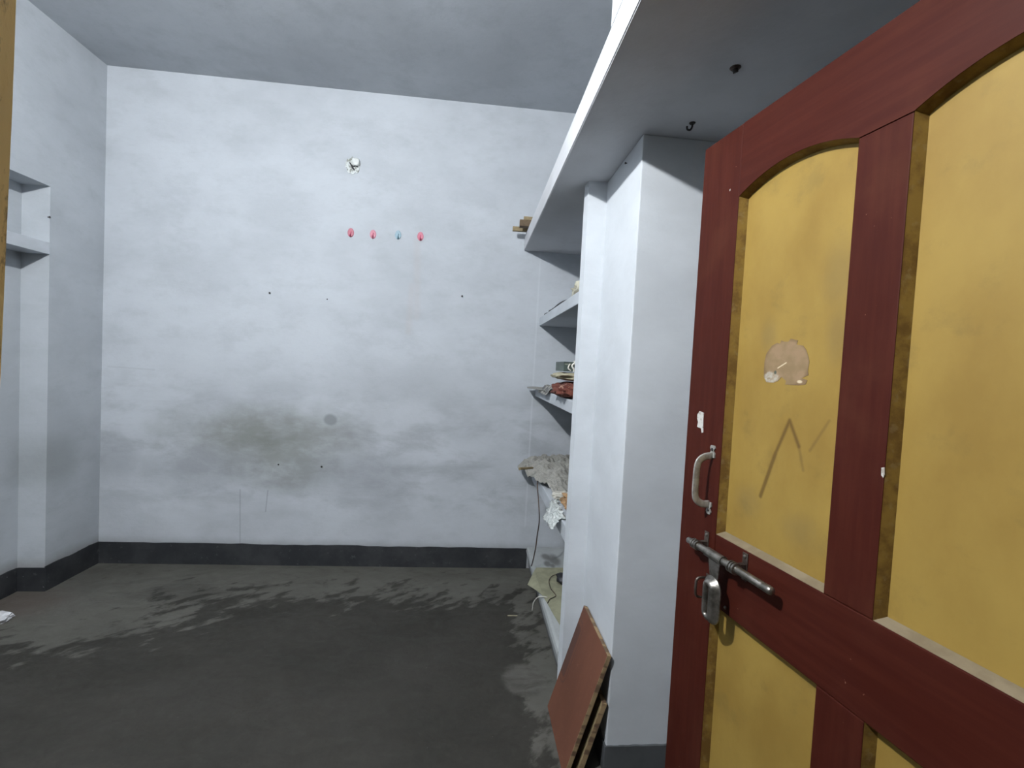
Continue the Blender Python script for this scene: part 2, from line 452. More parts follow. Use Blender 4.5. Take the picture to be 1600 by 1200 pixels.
# front wall with the doorway the camera stands in
bm = bmesh.new()
box(bm, -2.6, -0.275, 0.10, 0.24, 0, H)
box(bm, 0.815, 1.15, 0.10, 0.24, 0, H)
box(bm, -0.275, 0.815, 0.10, 0.24, 2.075, H)
struct(mesh_obj('wall_front', bm, m_wall('low_bounce_front_wash', (0.22, 0.235, 0.25), 0.5)))  # unseen wall, toned dark to cut the bounce from the bulb
struct(mesh_obj('wall_right', B((XR, XR + 0.12, 0.24, YB, 0, H)), m_wall('low_bounce_right_wash', (0.34, 0.36, 0.38), 0.8)))  # unseen as well, darkened to lower the fill light in the room
# thick pier and thin partition carrying the shelves
bm = bmesh.new()
box(bm, XP, XR, YP, YP2 + 0.06, 0, ZL, bevel=0.004)
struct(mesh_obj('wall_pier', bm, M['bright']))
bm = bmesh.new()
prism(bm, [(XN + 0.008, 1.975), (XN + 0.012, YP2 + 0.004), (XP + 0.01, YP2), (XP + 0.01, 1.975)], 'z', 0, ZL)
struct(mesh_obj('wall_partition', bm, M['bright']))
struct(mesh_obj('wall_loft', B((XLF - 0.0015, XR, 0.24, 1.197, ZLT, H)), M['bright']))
# low plinth at the bottom of the niche
bm = bmesh.new()
prism(bm, [(0.468, 0.0), (0.441, 0.128), (0.446, 0.145), (0.458, 0.150), (XR, 0.150), (XR, 0.0)], 'y', 1.975, YB)
k = NT('plinth_wash'); col, bp = wall_base(k, (0.40, 0.42, 0.42), dirt=0.9)
z = k.sep()[2]
col = k.mix(k.ramp(k.math('ADD', z, k.math('MULTIPLY', k.noise(12, 4), 0.04)), 0.05, 0.10, 1, 0), col, (0.10, 0.10, 0.10))
for c, r in (((0.555, 2.98, .15), (0.03, 0.05, .1)), ((0.60, 2.93, .15), (0.035, 0.09, .1)), ((0.545, 2.87, .15), (0.02, 0.04, .1)), ((0.575, 2.84, .15), (0.016, 0.03, .1))):
    col = k.mix(k.math('MULTIPLY', k.blob(c, r, 0.5, 0.9, 18), 0.75), col, (0.10, 0.10, 0.095))
struct(mesh_obj('floor_plinth', bm, k.out(col, 0.8, bump=bp, bstr=0.3)))
# storage slab across the right side
bm = bmesh.new()
prism(bm, [(XLF, ZL), (XLF - 0.001, ZLT), (XR, ZLT), (XR, ZL)], 'y', 0.24, YB)
bmesh.ops.bevel(bm, geom=[e for e in bm.edges if all(v.co.x < XLF + .01 for v in e.verts)], offset=0.003, segments=2, affect='EDGES')
tag(mesh_obj('loft_slab', bm, M['soffit'], loc=(XLF, 1.2, ZL)),
    'deep white concrete storage slab under the ceiling, running above the door and shelves', 'loft')
# skirtings
def skirt(name, boxes, mat='skirt'):
    bm = bmesh.new()
    for b in boxes: box(bm, *b)
    # hand-painted wavy upper edge
    bmesh.ops.subdivide_edges(bm, edges=[e for e in bm.edges if abs(e.verts[0].co.z - e.verts[1].co.z) < 1e-5 and e.calc_length() > 0.3], cuts=40, use_grid_fill=True)
    for v in bm.verts:
        if v.co.z > 0.05:
            v.co.z += 0.006 * noise.noise(v.co * 9) + 0.003 * noise.noise(v.co * 31)
    return struct(mesh_obj(name, bm, M[mat]))
skirt('baseboard_back', [(XL, 0.447, YB - 0.006, YB, 0, 0.140)])
skirt('baseboard_left', [(XL, XL + 0.006, RY1 - .004, YB - .006, 0, 0.141), (RX + .006, XL, RY1 - 0.006, RY1, 0, 0.135),
                         (RX, RX + 0.006, RY0, RY1 - .006, 0, 0.135), (XL, XL + 0.006, 0.24, RY0, 0, 0.141)])
skirt('baseboard_front', [(XL, -0.29, 0.24, 0.246, 0, 0.14)])
skirt('baseboard_right', [(XP - 0.006, XR, YP - 0.007, YP, 0, 0.103), (XP - 0.006, XP, YP, YP2, 0, 0.103), (XR - .006, XR, 0.24, YP - .007, 0, 0.103)], 'skirt2')

# three niche shelves
def niche_shelf(z0, z1, x0, label, mat='wall'):
    bm = bmesh.new()
    box(bm, x0, XR, 1.975, YB, z0, z1, bevel=0.004)
    return tag(mesh_obj('wall_shelf', bm, M[mat], loc=(x0, 2.55, z0)), label, 'shelf', 'concrete shelves in the niche')
niche_shelf(1.690, 1.745, 0.450, 'white concrete niche shelf highest of the three, carrying a beige cloth')
niche_shelf(1.207, 1.265, 0.447, 'white concrete niche shelf at mid height, carrying the red bundle and books')
niche_shelf(0.628, 0.700, 0.452, 'white concrete niche shelf lowest of the three, covered by crumpled newspaper')

# door frame
bm = bmesh.new()
# the old frame post bows slightly away from plumb
prism(bm, [(-0.275, 0), (-0.275, 2.01), (-0.2130, 2.01), (-0.2142, 1.60), (-0.2152, 1.555), (-0.2162, 1.51), (-0.2178, 1.46), (-0.2190, 1.42), (-0.2205, 1.37), (-0.2240, 1.2), (-0.2280, 0.9), (-0.230, 0)], 'y', 0.085, 0.2365)
struct(mesh_obj('trim_1', bm, M['jamb']))
bm = bmesh.new(); box(bm, 0.752, 0.815, 0.085, 0.236, 0, 2.01, bevel=0.003)
struct(mesh_obj('trim_2', bm, M['jamb']))
bm = bmesh.new(); box(bm, -0.275, 0.815, 0.085, 0.236, 2.012, 2.075, bevel=0.003)
struct(mesh_obj('trim_3', bm, M['jamb']))

# ------------------------------------------------------------------ the bulb that lights the room (front wall, high up)
lamp = empty('wall_bulb', (BULB.x, 0.24, BULB.z))
tag(lamp, 'lit white bulb in a round holder high on the front wall', 'lamp')
bm = bmesh.new(); lathe(bm, [(-0.01, 0.045), (0.012, 0.045), (0.018, 0.036), (0.02, 0.024), (0.065, 0.022), (0.068, 0.015)], (0, 0, 0), (0.05, 1, 0.22), 24)
mesh_obj('bulb_holder', bm, m_simple('white_plastic', (0.75, 0.75, 0.72), None, 0.4), lamp, smooth=False)
AIM = (0.05, 1, 0.22)
bm = bmesh.new(); lathe(bm, [(0.069, 0.015), (0.085, 0.019), (0.100, 0.0245), (0.101, 0.024)], (0, 0, 0), AIM, 24)
mesh_obj('bulb_body', bm, m_simple('white_bulb_body', (0.75, 0.75, 0.72), None, 0.4), lamp)
bm = bmesh.new(); lathe(bm, [(0.1012, 0.0235), (0.112, 0.0300), (0.124, 0.0335), (0.136, 0.0315), (0.147, 0.025), (0.153, 0.015), (0.155, 0.005)], (0, 0, 0), AIM, 16)
em = bpy.data.materials.new('bulb_glow'); em.use_nodes = True
pb = em.node_tree.nodes['Principled BSDF']
pb.inputs['Base Color'].default_value = (0.9, 0.9, 0.9, 1)
pb.inputs['Emission Color'].default_value = (0.96, 0.98, 1.0, 1)
pb.inputs['Emission Strength'].default_value = BULB_STRENGTH
mesh_obj('bulb_dome', bm, em, lamp)

# ------------------------------------------------------------------ the door
DP = (0.592, 1.199, 0.0)
door = empty('door_1', DP, math.atan2(-0.9892035, 0.1465484))
struct(door, 'open maroon door with four yellow recessed panels, swung against the right side')
TH, REC = 0.034, 0.022
def arch_z(t, t0, t1, zs=1.832, rise=0.034):
    u = (t - t0) / (t1 - t0) * 2 - 1
    return zs + rise * (1 - u * u)
P1, P2 = (0.142, 0.437), (0.527, 0.822)
ZT = 2.003
def dpart(name, bm, mat, parent=door, **kw): return mesh_obj(name, bm, mat, parent, **kw)
def slab(t0, t1, z0, z1):
    bm = bmesh.new(); box(bm, t0, t1, 0, TH, z0, z1, bevel=0.0022); return bm
s1o = dpart('stile', slab(0.0, 0.1415, 0.012, ZT), M['maroonV'])
dpart('stile', slab(0.8225, 0.965, 0.012, ZT), M['maroonV'])
# top rail with the two arches cut in its underside
N = 20
pts = [(0.1425, ZT), (0.8215, ZT), (0.8215, 1.832)]
pts += [(P2[1] - (P2[1] - P2[0]) * i / N, arch_z(P2[1] - (P2[1] - P2[0]) * i / N, *P2)) for i in range(0, N + 1)]
pts += [(P1[1] - (P1[1] - P1[0]) * i / N, arch_z(P1[1] - (P1[1] - P1[0]) * i / N, *P1)) for i in range(0, N + 1)]
clean = []
for p in pts:
    if not clean or (abs(p[0] - clean[-1][0]) + abs(p[1] - clean[-1][1])) > 1e-3: clean.append(p)
if abs(clean[-1][0] - clean[0][0]) < 1e-3 and abs(clean[-1][1] - clean[0][1]) < 1e-3: clean.pop()
bm = bmesh.new(); prism(bm, clean, 'y', 0, TH)
dpart('top_rail', bm, M['maroonH'])
dpart('lock_rail', slab(0.1425, 0.8215, 0.848, 1.018), M['maroonH'])
dpart('bottom_rail', slab(0.1425, 0.8215, 0.012, 0.21), M['maroonH'])
dpart('middle_stile', slab(0.437, 0.527, 1.019, 1.8305), M['maroonV'])
dpart('middle_stile', slab(0.437, 0.527, 0.211, 0.847), M['maroonV'])
def opening(t0, t1, z0, z1, arched):
    pts = [(t0, z0), (t1, z0)]
    if arched: pts += [(t1 - (t1 - t0) * i / N, arch_z(t1 - (t1 - t0) * i / N, t0, t1)) for i in range(N + 1)]
    else: pts += [(t1, z1), (t0, z1)]
    return pts
def panel(t0, t1, z0, z1, arched, mat):
    o = opening(t0, t1, z0, z1, arched)
    ct, cz = (t0 + t1) / 2, (z0 + z1) / 2
    ins = []
    for p in o:
        ins.append((min(max(p[0], t0 + 0.007), t1 - 0.007), min(p[1] - 0.006, 99) if p[1] > cz else p[1] + 0.008))
    bm = bmesh.new(); prism(bm, [(p[0], p[1]) for p in o], 'y', REC, REC + 0.010)
    pn = dpart('panel', bm, M[mat])
    # sloping beading ring between the frame face and the panel; the bottom run is paler: dusty, with light from above painted in
    bm = bmesh.new(); n = len(o)
    A = [bm.verts.new((p[0], 0.0012, p[1])) for p in o]
    Bv = [bm.verts.new((q[0], REC - 0.0002, q[1])) for q in ins]
    D = [bm.verts.new((p[0], REC + 0.0001, p[1])) for p in o]
    for i in range(n):
        j = (i + 1) % n
        f = bm.faces.new((A[i], A[j], Bv[j], Bv[i])); f.material_index = 1 if i == 0 else 0
        bm.faces.new((Bv[i], Bv[j], D[j], D[i])); bm.faces.new((D[i], D[j], A[j], A[i]))
    bd = dpart('beading', bm, [M['bead'], M['dusty_lit']], pn)
    return pn
p_ul = panel(P1[0], P1[1], 1.0185, 1.83, True, 'yellow_marked')
panel(P2[0], P2[1], 1.0185, 1.83, True, 'yellow')
panel(P1[0], P1[1], 0.2105, 0.8475, False, 'yellow')
panel(P2[0], P2[1], 0.2105, 0.8475, False, 'yellow')
# bare wood where a sticker tore the paint off
bm = bmesh.new()
cx, cz, rx, rz = 0.293, 1.437, 0.060, 0.050
out = [(0.2344, 1.4198), (0.2344, 1.4381), (0.2377, 1.4576), (0.2526, 1.4753), (0.2666, 1.4811), (0.2732, 1.4783), (0.2772, 1.4857), (0.2837, 1.4829), (0.2958, 1.4824), (0.3013, 1.4883), (0.3192, 1.4839), (0.317, 1.4756), (0.3329, 1.4727), (0.3405, 1.4642), (0.3472, 1.4501), (0.3502, 1.4396), (0.3483, 1.4222), (0.3504, 1.4141), (0.3345, 1.4077), (0.3486, 1.4035), (0.3453, 1.3952), (0.3288, 1.3926), (0.295, 1.3927), (0.2973, 1.4002), (0.2843, 1.4084), (0.2757, 1.3993), (0.2634, 1.395), (0.2435, 1.3953), (0.2357, 1.4068)]
prism(bm, out, 'y', REC - 0.0006, REC + 0.001)
k = NT('torn_paint_patch')
n = k.noise(30, 5, 0.6); col = k.mix(k.ramp(n, 0.35, 0.65), (0.25, 0.165, 0.09), (0.20, 0.135, 0.065))
edge = k.vmath('LENGTH', k.vmath('DIVIDE', k.vmath('SUBTRACT', k.P, (cx, REC, cz)), (rx, 1, rz)))
col = k.mix(k.math('MULTIPLY', k.ramp(edge, 0.86, 1.0), 0.55), col, (0.12, 0.07, 0.028))
wh = k.blob((0.255, REC, 1.406), (0.020, 0.1, 0.011), 0.35, 0.9, 60)
col = k.mix(k.math('MULTIPLY', wh, k.ramp(k.noise(150, 3), 0.35, 0.6, 0.35, 1.0)), col, (0.36, 0.33, 0.27))
col = k.mix(k.maxi(k.seg((0.273, REC, 1.4269), (0.294, REC, 1.4383), 0.0014), k.blob((0.331, REC, 1.400), (0.006, .1, 0.003), 0.4)), col, (0.55, 0.45, 0.3))
col = k.mix(k.blob((0.2669, REC, 1.4173), (0.0035, 0.1, 0.004), 0.4), col, (0.06, 0.07, 0.05))
o = dpart('torn_patch', bm, k.out(col, 0.8), p_ul); o['label'] = 'brown patch of bare board where a sticker tore off'

# white sticker residue on the stile
bm = bmesh.new()
prism(bm, [(0.042, 1.300), (0.050, 1.310), (0.068, 1.307), (0.067, 1.292), (0.068, 1.276), (0.070, 1.257), (0.064, 1.255), (0.061, 1.266), (0.044, 1.268), (0.047, 1.281), (0.042, 1.290)], 'y', -0.0012, 0.0)
dpart('sticker_scrap', bm, M['chip'], s1o)
bm = bmesh.new()
prism(bm, [(0.522, 1.268), (0.527, 1.27), (0.528, 1.258), (0.526, 1.252), (0.523, 1.256)], 'y', -0.001, 0.0)
dpart('paint_chip', bm, M['chip'])
bm = bmesh.new(); prism(bm, [(0.1085, 1.8605), (0.1105, 1.861), (0.110, 1.857), (0.108, 1.856)], 'y', -0.001, 0.0)
dpart('paint_chip', bm, M['chip'], s1o)

# D handle
hd = empty('pull_handle', (0.113, 0, 1.145)); hd.parent = door; hd['label'] = 'dull aluminium pull handle'
bm = bmesh.new()
tube(bm, catmull([(0, -0.003, 0.060), (0, -0.020, 0.0585), (0, -0.036, 0.050), (0.0, -0.0425, 0.034), (0, -0.044, 0.0), (0, -0.0435, -0.034), (0, -0.038, -0.050), (0, -0.022, -0.060), (0, -0.003, -0.061)], 5),
     0.006, 12, flat=(0.0088, 0.0026, (1, 0, 0)))
for v in bm.verts: pass
mesh_obj('grip', bm, M['alu'], hd, smooth=True)
for s in (1, -1):
    bm = bmesh.new()
    pts = [(-0.009, 0.056), (0.009, 0.056), (0.009, 0.066), (0.005, 0.072), (0.009, 0.080), (0.006, 0.086), (-0.006, 0.086), (-0.009, 0.080), (-0.005, 0.072), (-0.009, 0.066)]
    pts = [(p[0], p[1] * s) for p in pts]
    prism(bm, pts, 'y', -0.0035, 0.0)
    mp = mesh_obj('mounting_plate', bm, M['alu'], hd)
for s in (1, -1):
    bm = bmesh.new(); lathe(bm, [(0, 0.004), (0.002, 0.0035), (0.003, 0.0015)], (0, -0.0035, 0.076 * s), (0, -1, 0), 12)
    mesh_obj('screw', bm, M['nail'], hd)

# sliding bolt (rod through two brackets, hasp hanging from it)
bt = empty('sliding_bolt', (0.21, 0, 0.982)); bt.parent = door; bt['label'] = 'tarnished steel sliding bolt with hanging hasp'
OFF = -0.030
def L(t, y, z): return (t - 0.21, y, z - 0.982)
bm = bmesh.new()
ax0 = L(0.078, OFF, 0.982)
lathe(bm, [(0, 0.0055), (0.003, 0.0078), (0.03, 0.0086), (0.252, 0.0086), (0.254, 0.0078), (0.256, 0.0086), (0.268, 0.009), (0.274, 0.0085), (0.278, 0.005)], ax0, (1, 0, 0), 20)
mesh_obj('rod', bm, M['steel'], bt, smooth=True)
for t in (0.112, 0.245):
    bm = bmesh.new(); wv = 0.0125 if t < 0.2 else 0.0135
    pr = []
    for i in range(3):
        o_ = -0.011 + i * 0.0076
        pr += [(o_, 0.0095), (o_ + 0.001, wv), (o_ + 0.0055, wv), (o_ + 0.0066, 0.0095)]
    lathe(bm, pr, L(t, OFF, 0.982), (1, 0, 0), 20)
    cl = mesh_obj('clamp', bm, M['steel'], bt, smooth=False)
    bm = bmesh.new()
    box(bm, *(lambda c: (c[0] - 0.006, c[0] + 0.006))(L(t, 0, 0.982)), OFF + 0.008, 0.0, -0.008, 0.008)
    box(bm, *(lambda c: (c[0] - 0.008, c[0] + 0.008))(L(t, 0, 0.982)), -0.0025, 0.0, -0.030, 0.032, bevel=0.001)
    mesh_obj('bracket', bm, M['darksteel'], bt)
# hasp: neck sleeve, neck plate, slotted domed tongue
bm = bmesh.new()
lathe(bm, [(-0.028, 0.0112), (0.030, 0.0112)], L(0.182, OFF, 0.982), (1, 0, 0), 20)
mesh_obj('sleeve', bm, M['steel'], bt)
hb = bmesh.new()
def ring_pts(cx, z1, z0, hw, n=10):
    pts = []
    for i in range(n + 1):
        a = math.pi * i / n; pts.append((cx + hw * math.cos(a), z1 - hw + hw * math.sin(a)))
    for i in range(n + 1):
        a = math.pi + math.pi * i / n; pts.append((cx + hw * math.cos(a), z0 + hw + hw * math.sin(a)))
    return pts
hz1, hz0 = 0.936, 0.822
cxh = 0.184
lay = [(0.030, OFF - 0.001), (0.028, OFF - 0.004), (0.0225, OFF - 0.006), (0.0190, OFF - 0.014), (0.0135, OFF - 0.018), (0.0065, OFF - 0.018), (0.0060, OFF - 0.001)]
rings = []
for hw, y in lay:
    ins_ = 0.030 - hw
    rings.append([hb.verts.new(L(p[0], y, p[1])) for p in ring_pts(cxh, hz1 - ins_ * 0.9, hz0 + ins_ * 0.9, hw)])
for a, b in zip(rings, rings[1:] + rings[:1]):
    n = len(a)
    for j in range(n): hb.faces.new((a[j], a[(j + 1) % n], b[(j + 1) % n], b[j]))
mesh_obj('hasp', hb, M['steel'], bt, smooth=True)
bm = bmesh.new()
prism(bm, [(L(t, 0, 0)[0], L(0, 0, z)[2]) for t, z in ((0.163, 0.980), (0.205, 0.980), (0.203, 0.962), (0.201, 0.938), (0.196, 0.920), (0.176, 0.920), (0.171, 0.938), (0.166, 0.962))], 'y', OFF - 0.0030, OFF - 0.0002)
mesh_obj('neck_plate', bm, M['steel'], bt)
# staple the hasp would lock over
bm = bmesh.new()
tube(bm, catmull([L(0.134, 0.0, 0.905), L(0.134, -0.018, 0.908), L(0.1335, -0.034, 0.907), L(0.133, -0.039, 0.896), L(0.132, -0.037, 0.866), L(0.132, -0.024, 0.858), L(0.132, 0.0, 0.858)], 5), 0.0032, 8)
box(bm, *(lambda c: (c[0] - 0.013, c[0] + 0.013))(L(0.133, 0, 0)), -0.0022, 0.0, L(0, 0, 0.850)[2], L(0, 0, 0.912)[2], bevel=0.0008)
mesh_obj('staple', bm, M['darksteel'], bt)
for t, z in ((0.112, 1.006), (0.112, 0.958), (0.245, 1.006), (0.245, 0.958), (0.193, 0.862)):
    bm = bmesh.new(); lathe(bm, [(0, 0.0042), (0.002, 0.0036), (0.003, 0.001)], L(t, -0.0025 if z != 0.862 else 0, z), (0, -1, 0), 12)
    mesh_obj('screw', bm, M['steel'], bt)

# ------------------------------------------------------------------ things on the walls
def hook(x, z, label, c, first=[None]):
    r = empty('adhesive_hook', (x, YB, z))
    tag(r, label, 'hook', 'adhesive hooks on the back wall')
    mt = m_simple('hook_plastic', c, tuple(v * 0.8 for v in c), 0.45, scale=120)
    bm = bmesh.new()
    pr = []
    for i in range(24):
        a = 2 * math.pi * i / 24
        pr.append((0.0205 * math.cos(a), 0.030 * math.sin(a) * (1.06 if math.sin(a) > 0 else 0.9)))
    A = prism(bm, pr, 'y', -0.005, 0.0)
    bmesh.ops.bevel(bm, geom=[e for e in bm.edges if all(abs(v.co.y + 0.005) < 1e-5 for v in e.verts)], offset=0.003, segments=3, affect='EDGES')
    mesh_obj('backplate', bm, mt, r, smooth=False)
    bm = bmesh.new()
    tube(bm, catmull([(0, -0.004, 0.010), (0, -0.006, -0.010), (0, -0.012, -0.021), (0, -0.020, -0.020), (0, -0.023, -0.010)], 5), 0.0045, 10)
    mesh_obj('hook_arm', bm, m_simple('hook_arm_plastic', tuple(min(1, v * 1.25) for v in c), None, 0.25, scale=120), r, smooth=True)
    return r
hook(-0.830, 2.222, 'dark pink oval adhesive hook, leftmost of four under the broken bulb point', (0.40, 0.085, 0.13))
hook(-0.687, 2.222, 'pink oval adhesive hook between another pink one and the blue-grey one', (0.46, 0.13, 0.19))
hook(-0.525, 2.230, 'blue-grey oval adhesive hook on the white back wall', (0.19, 0.31, 0.38))
hook(-0.379, 2.232, 'bright pink oval adhesive hook, the one right of the blue-grey hook', (0.50, 0.09, 0.16))

bp_ = empty('bulb_point', (-0.831, YB, 2.661))
tag(bp_, 'broken bulb point with chipped white plaster on the back wall above the hooks', 'wall fitting')
bm = bmesh.new()
pts = []
random.seed(3)
for i in range(26):
    a = 2 * math.pi * i / 26; r_ = 0.048 * (1 + random.uniform(-0.16, 0.14)); pts.append((r_ * math.cos(a), r_ * math.sin(a) * 1.12 - 0.004))
prism(bm, pts, 'y', -0.004, 0.001)
k = NT('chipped_plaster'); n = k.noise(45, 5, 0.65)
colp = k.mix(k.ramp(n, 0.42, 0.6), (0.62, 0.65, 0.64), (0.24, 0.25, 0.22))
chip = mesh_obj('plaster_ring', bm, k.out(colp, 0.9, bump=n, bstr=0.6, bdist=0.006), bp_)
bm = lump((0.018, -0.012, 0.014), (0.026, 0.014, 0.026), 4, 0.2, 2.5, 3)
mesh_obj('socket_stub', bm, m_simple('white_ceramic', (0.72, 0.76, 0.74), (0.6, 0.62, 0.6), 0.5), bp_, smooth=True)
for i, (a, b) in enumerate((((-0.022, 0.012), (0.000, -0.026)), ((-0.012, -0.006), (0.010, -0.034)), ((0.004, -0.010), (0.030, -0.012)))):
    bm = bmesh.new()
    tube(bm, catmull([(a[0], -0.003, a[1]), ((a[0] + b[0]) / 2, -0.016, (a[1] + b[1]) / 2 + 0.004), (b[0], -0.008, b[1])], 5), 0.0042, 8)
    mesh_obj('cut_wire', bm, M['cover'], bp_)

def nail(loc, d, label, r=0.004, ln=0.005, kind='nail', bent=None, mat='nail'):
    bm = bmesh.new(); lathe(bm, [(-0.004, r * .5), (ln, r * .5), (ln, r), (ln + 0.002, r), (ln + 0.003, r * .6)], (0, 0, 0), d, 10)
    o = mesh_obj(kind, bm, M[mat]); o.location = loc
    return tag(o, label, 'nail')
nail((-1.326, YB, 1.797), (0, -1, 0), 'dark nail in the back wall, left one of two level with each other', 0.0065)
nail((-0.085, YB, 1.857), (0, -1, 0), 'dark nail in the back wall right of the hooks, toward the shelves', 0.0065)
nail((-0.963, YB, 1.78), (0, -1, 0), 'faint small nail in the back wall midway between two darker nails', 0.004)
nail((-0.960, YB, 0.672), (0, -1, 0), 'small dark nail low on the back wall right of the damp patch', 0.006)
nail((-1.236, YB, 0.677), (0, -1, 0), 'small dark nail low on the back wall inside the damp patch', 0.005)
nail((-2.337, 2.76, 2.085), (1, 0, 0), 'dark nail at the alcove edge on the left wall', 0.006)
nail((XP, 1.671, 2.165), (-1, 0, 0), 'small dark nail at the top of the white pier under the slab', 0.004)
# fittings under the slab
ho = empty('slab_hook', (0.652, 1.419, ZL)); tag(ho, 'small bent iron hook under the storage slab, the one nearer the pier', 'hook')
bm = bmesh.new(); tube(bm, catmull([(0, 0, 0.004), (0, 0, -0.012), (-0.006, 0, -0.022), (-0.014, 0.002, -0.020), (-0.016, 0.002, -0.011)], 5), 0.003, 8)
mesh_obj('bent_rod', bm, M['nail'], ho)
bm = bmesh.new(); lathe(bm, [(0, 0.010), (0.003, 0.008)], (0, 0, 0), (0, 0, -1), 14)
mesh_obj('washer', bm, M['nail'], ho)
ho = empty('slab_hook', (0.634, 1.153, ZL)); tag(ho, 'rusty round iron stub under the storage slab, nearer the door top', 'hook')
bm = bmesh.new(); tube(bm, [(0, 0, 0.004), (0.001, 0.001, -0.006), (0.003, 0.002, -0.011)], 0.0065, 10)
mesh_obj('bent_rod', bm, M['nail'], ho)
bm = bmesh.new(); lathe(bm, [(0, 0.014), (0.004, 0.010)], (0, 0, 0), (0, 0, -1), 14)
mesh_obj('washer', bm, M['darksteel'], ho)

# ------------------------------------------------------------------ things on the slab, shelves and plinth
def ply_mat(name, c1, c2, stretch=(1, 1, 1)):
    return m_simple(name, c1, c2, 0.7, scale=22, stretch=stretch)
M['cardb'] = ply_mat('brown_board', (0.12, 0.08, 0.04), (0.08, 0.05, 0.025))
M['woodpale'] = ply_mat('pale_wood', (0.28, 0.22, 0.115), (0.20, 0.15, 0.08))
# offcuts on the slab, in the far corner
def offcut(loc, size, rz, mat, label):
    bm = bmesh.new(); box(bm, -size[0] / 2, size[0] / 2, -size[1] / 2, size[1] / 2, 0, size[2], bevel=0.0015)
    o = mesh_obj('wood_offcut', bm, M[mat]); o.location = loc; o.rotation_euler = (0, 0, rz)
    return tag(o, label, 'wood', 'wood offcuts on the storage slab')
offcut((0.44, 2.93, ZLT), (0.36, 0.05, 0.040), R(-3), 'cardb', 'dark brown wood offcut poking past the slab edge, lower of the pile')
offcut((0.435, 3.03, ZLT + 0.0), (0.42, 0.025, 0.028), R(-2), 'woodpale', 'thin pale offcut reaching furthest left over the slab edge')
offcut((0.45, 2.935, ZLT + 0.041), (0.33, 0.05, 0.022), R(-4), 'woodpale', 'pale wood offcut lying on top of the dark one')

# top shelf: cloth and cable
M['beige'] = m_simple('beige_cloth', (0.50, 0.48, 0.38), (0.33, 0.31, 0.24), 0.9, scale=30, bstr=0.6)
tag(mesh_obj('folded_cloth', lump((0.545, 2.14, 1.775), (0.075, 0.13, 0.040), 2.0, 0.35, 3, 4, flat=1.746, fold=0.3), M['beige'], loc=(0.545, 2.14, 1.745), smooth=True),
    'crumpled beige cloth lying on the highest niche shelf', 'cloth')
bm = bmesh.new(); tube(bm, catmull([(0.458, 2.80, 1.7505), (0.462, 2.66, 1.752), (0.455, 2.5, 1.7505), (0.458, 2.38, 1.751), (0.47, 2.30, 1.751)], 6), 0.0055, 8)
tag(mesh_obj('cable_piece', bm, M['cover'], loc=(0.46, 2.55, 1.7455), smooth=True), 'length of black cable along the front edge of the highest shelf', 'cable')
bm = bmesh.new(); tube(bm, [(0.458, 2.97, 1.750), (0.461, 2.93, 1.752), (0.466, 2.90, 1.750)], 0.0055, 8)
tag(mesh_obj('cable_scrap', bm, M['cover'], loc=(0.46, 2.93, 1.7455), smooth=True), 'short black scrap at the far end of the highest shelf', 'cable')

# middle shelf
ZS = 1.265
M['greybox'] = m_simple('dark_green_cover', (0.075, 0.10, 0.085), (0.045, 0.06, 0.055), 0.45)
M['page'] = m_simple('book_pages', (0.34, 0.36, 0.31), (0.22, 0.24, 0.2), 0.8, scale=14, stretch=(1, 1, 14))
M['tan'] = m_simple('tan_paper', (0.36, 0.33, 0.23), (0.25, 0.23, 0.16), 0.85, scale=18, bstr=0.5)
k = NT('red_patterned_cloth'); n = k.noise(32, 4, 0.6, dist=1.2); n2 = k.noise(11, 5, 0.6)
colr = k.mix(k.ramp(n2, 0.3, 0.7), (0.135, 0.036, 0.022), (0.065, 0.016, 0.013))
colr = k.mix(k.math('MULTIPLY', k.ramp(n, 0.56, 0.64), 0.6), colr, (0.36, 0.22, 0.16))
M['red'] = k.out(colr, 0.9, bump=n, bstr=0.5, bdist=0.004)
tag(mesh_obj('cloth_bundle', lump((0.505, 2.19, ZS + 0.038), (0.100, 0.15, 0.036), 7.0, 0.22, 3.2, 4, flat=ZS + 0.001, fold=0.25), M['red'], loc=(0.505, 2.19, ZS), smooth=True),
    'rolled dark red patterned cloth bundle on the middle shelf, under the paper bag', 'cloth')
tag(mesh_obj('paper_bag', lump((0.505, 2.20, ZS + 0.103), (0.105, 0.13, 0.018), 11.0, 0.25, 2.6, 4, fold=0.2), M['tan'], loc=(0.505, 2.20, ZS + 0.08), smooth=True),
    'flat tan paper bag lying on the red bundle', 'bag')
bk = empty('tied_book', (0.503, 2.20, ZS + 0.127)); tag(bk, 'dark green ledger tied with a pale strap, topmost on the red bundle', 'book')
bm = bmesh.new(); box(bm, -0.078, 0.12, -0.10, 0.10, 0, 0.006, bevel=0.001); box(bm, -0.078, 0.12, -0.10, 0.10, 0.038, 0.045, bevel=0.001); box(bm, -0.078, -0.074, -0.10, 0.10, 0.006, 0.038); box(bm, -0.074, 0.12, -0.10, -0.097, 0.004, 0.030)
mesh_obj('cover', bm, M['greybox'], bk)
bm = bmesh.new(); box(bm, -0.072, 0.112, -0.096, 0.096, 0.006, 0.038)
mesh_obj('pages', bm, M['page'], bk)
bm = bmesh.new(); tube(bm, catmull([(-0.03, -0.098, 0.001), (-0.031, -0.104, 0.012), (-0.040, -0.105, 0.028), (-0.022, -0.103, 0.046), (-0.012, -0.06, 0.048), (-0.01, 0.0, 0.048)], 5), 0.004, 8)
tube(bm, catmull([(-0.050, -0.104, 0.036), (-0.058, -0.106, 0.016), (-0.044, -0.104, 0.004)], 5), 0.003, 8)
mesh_obj('strap', bm, M['pale_wire'], bk, smooth=True)

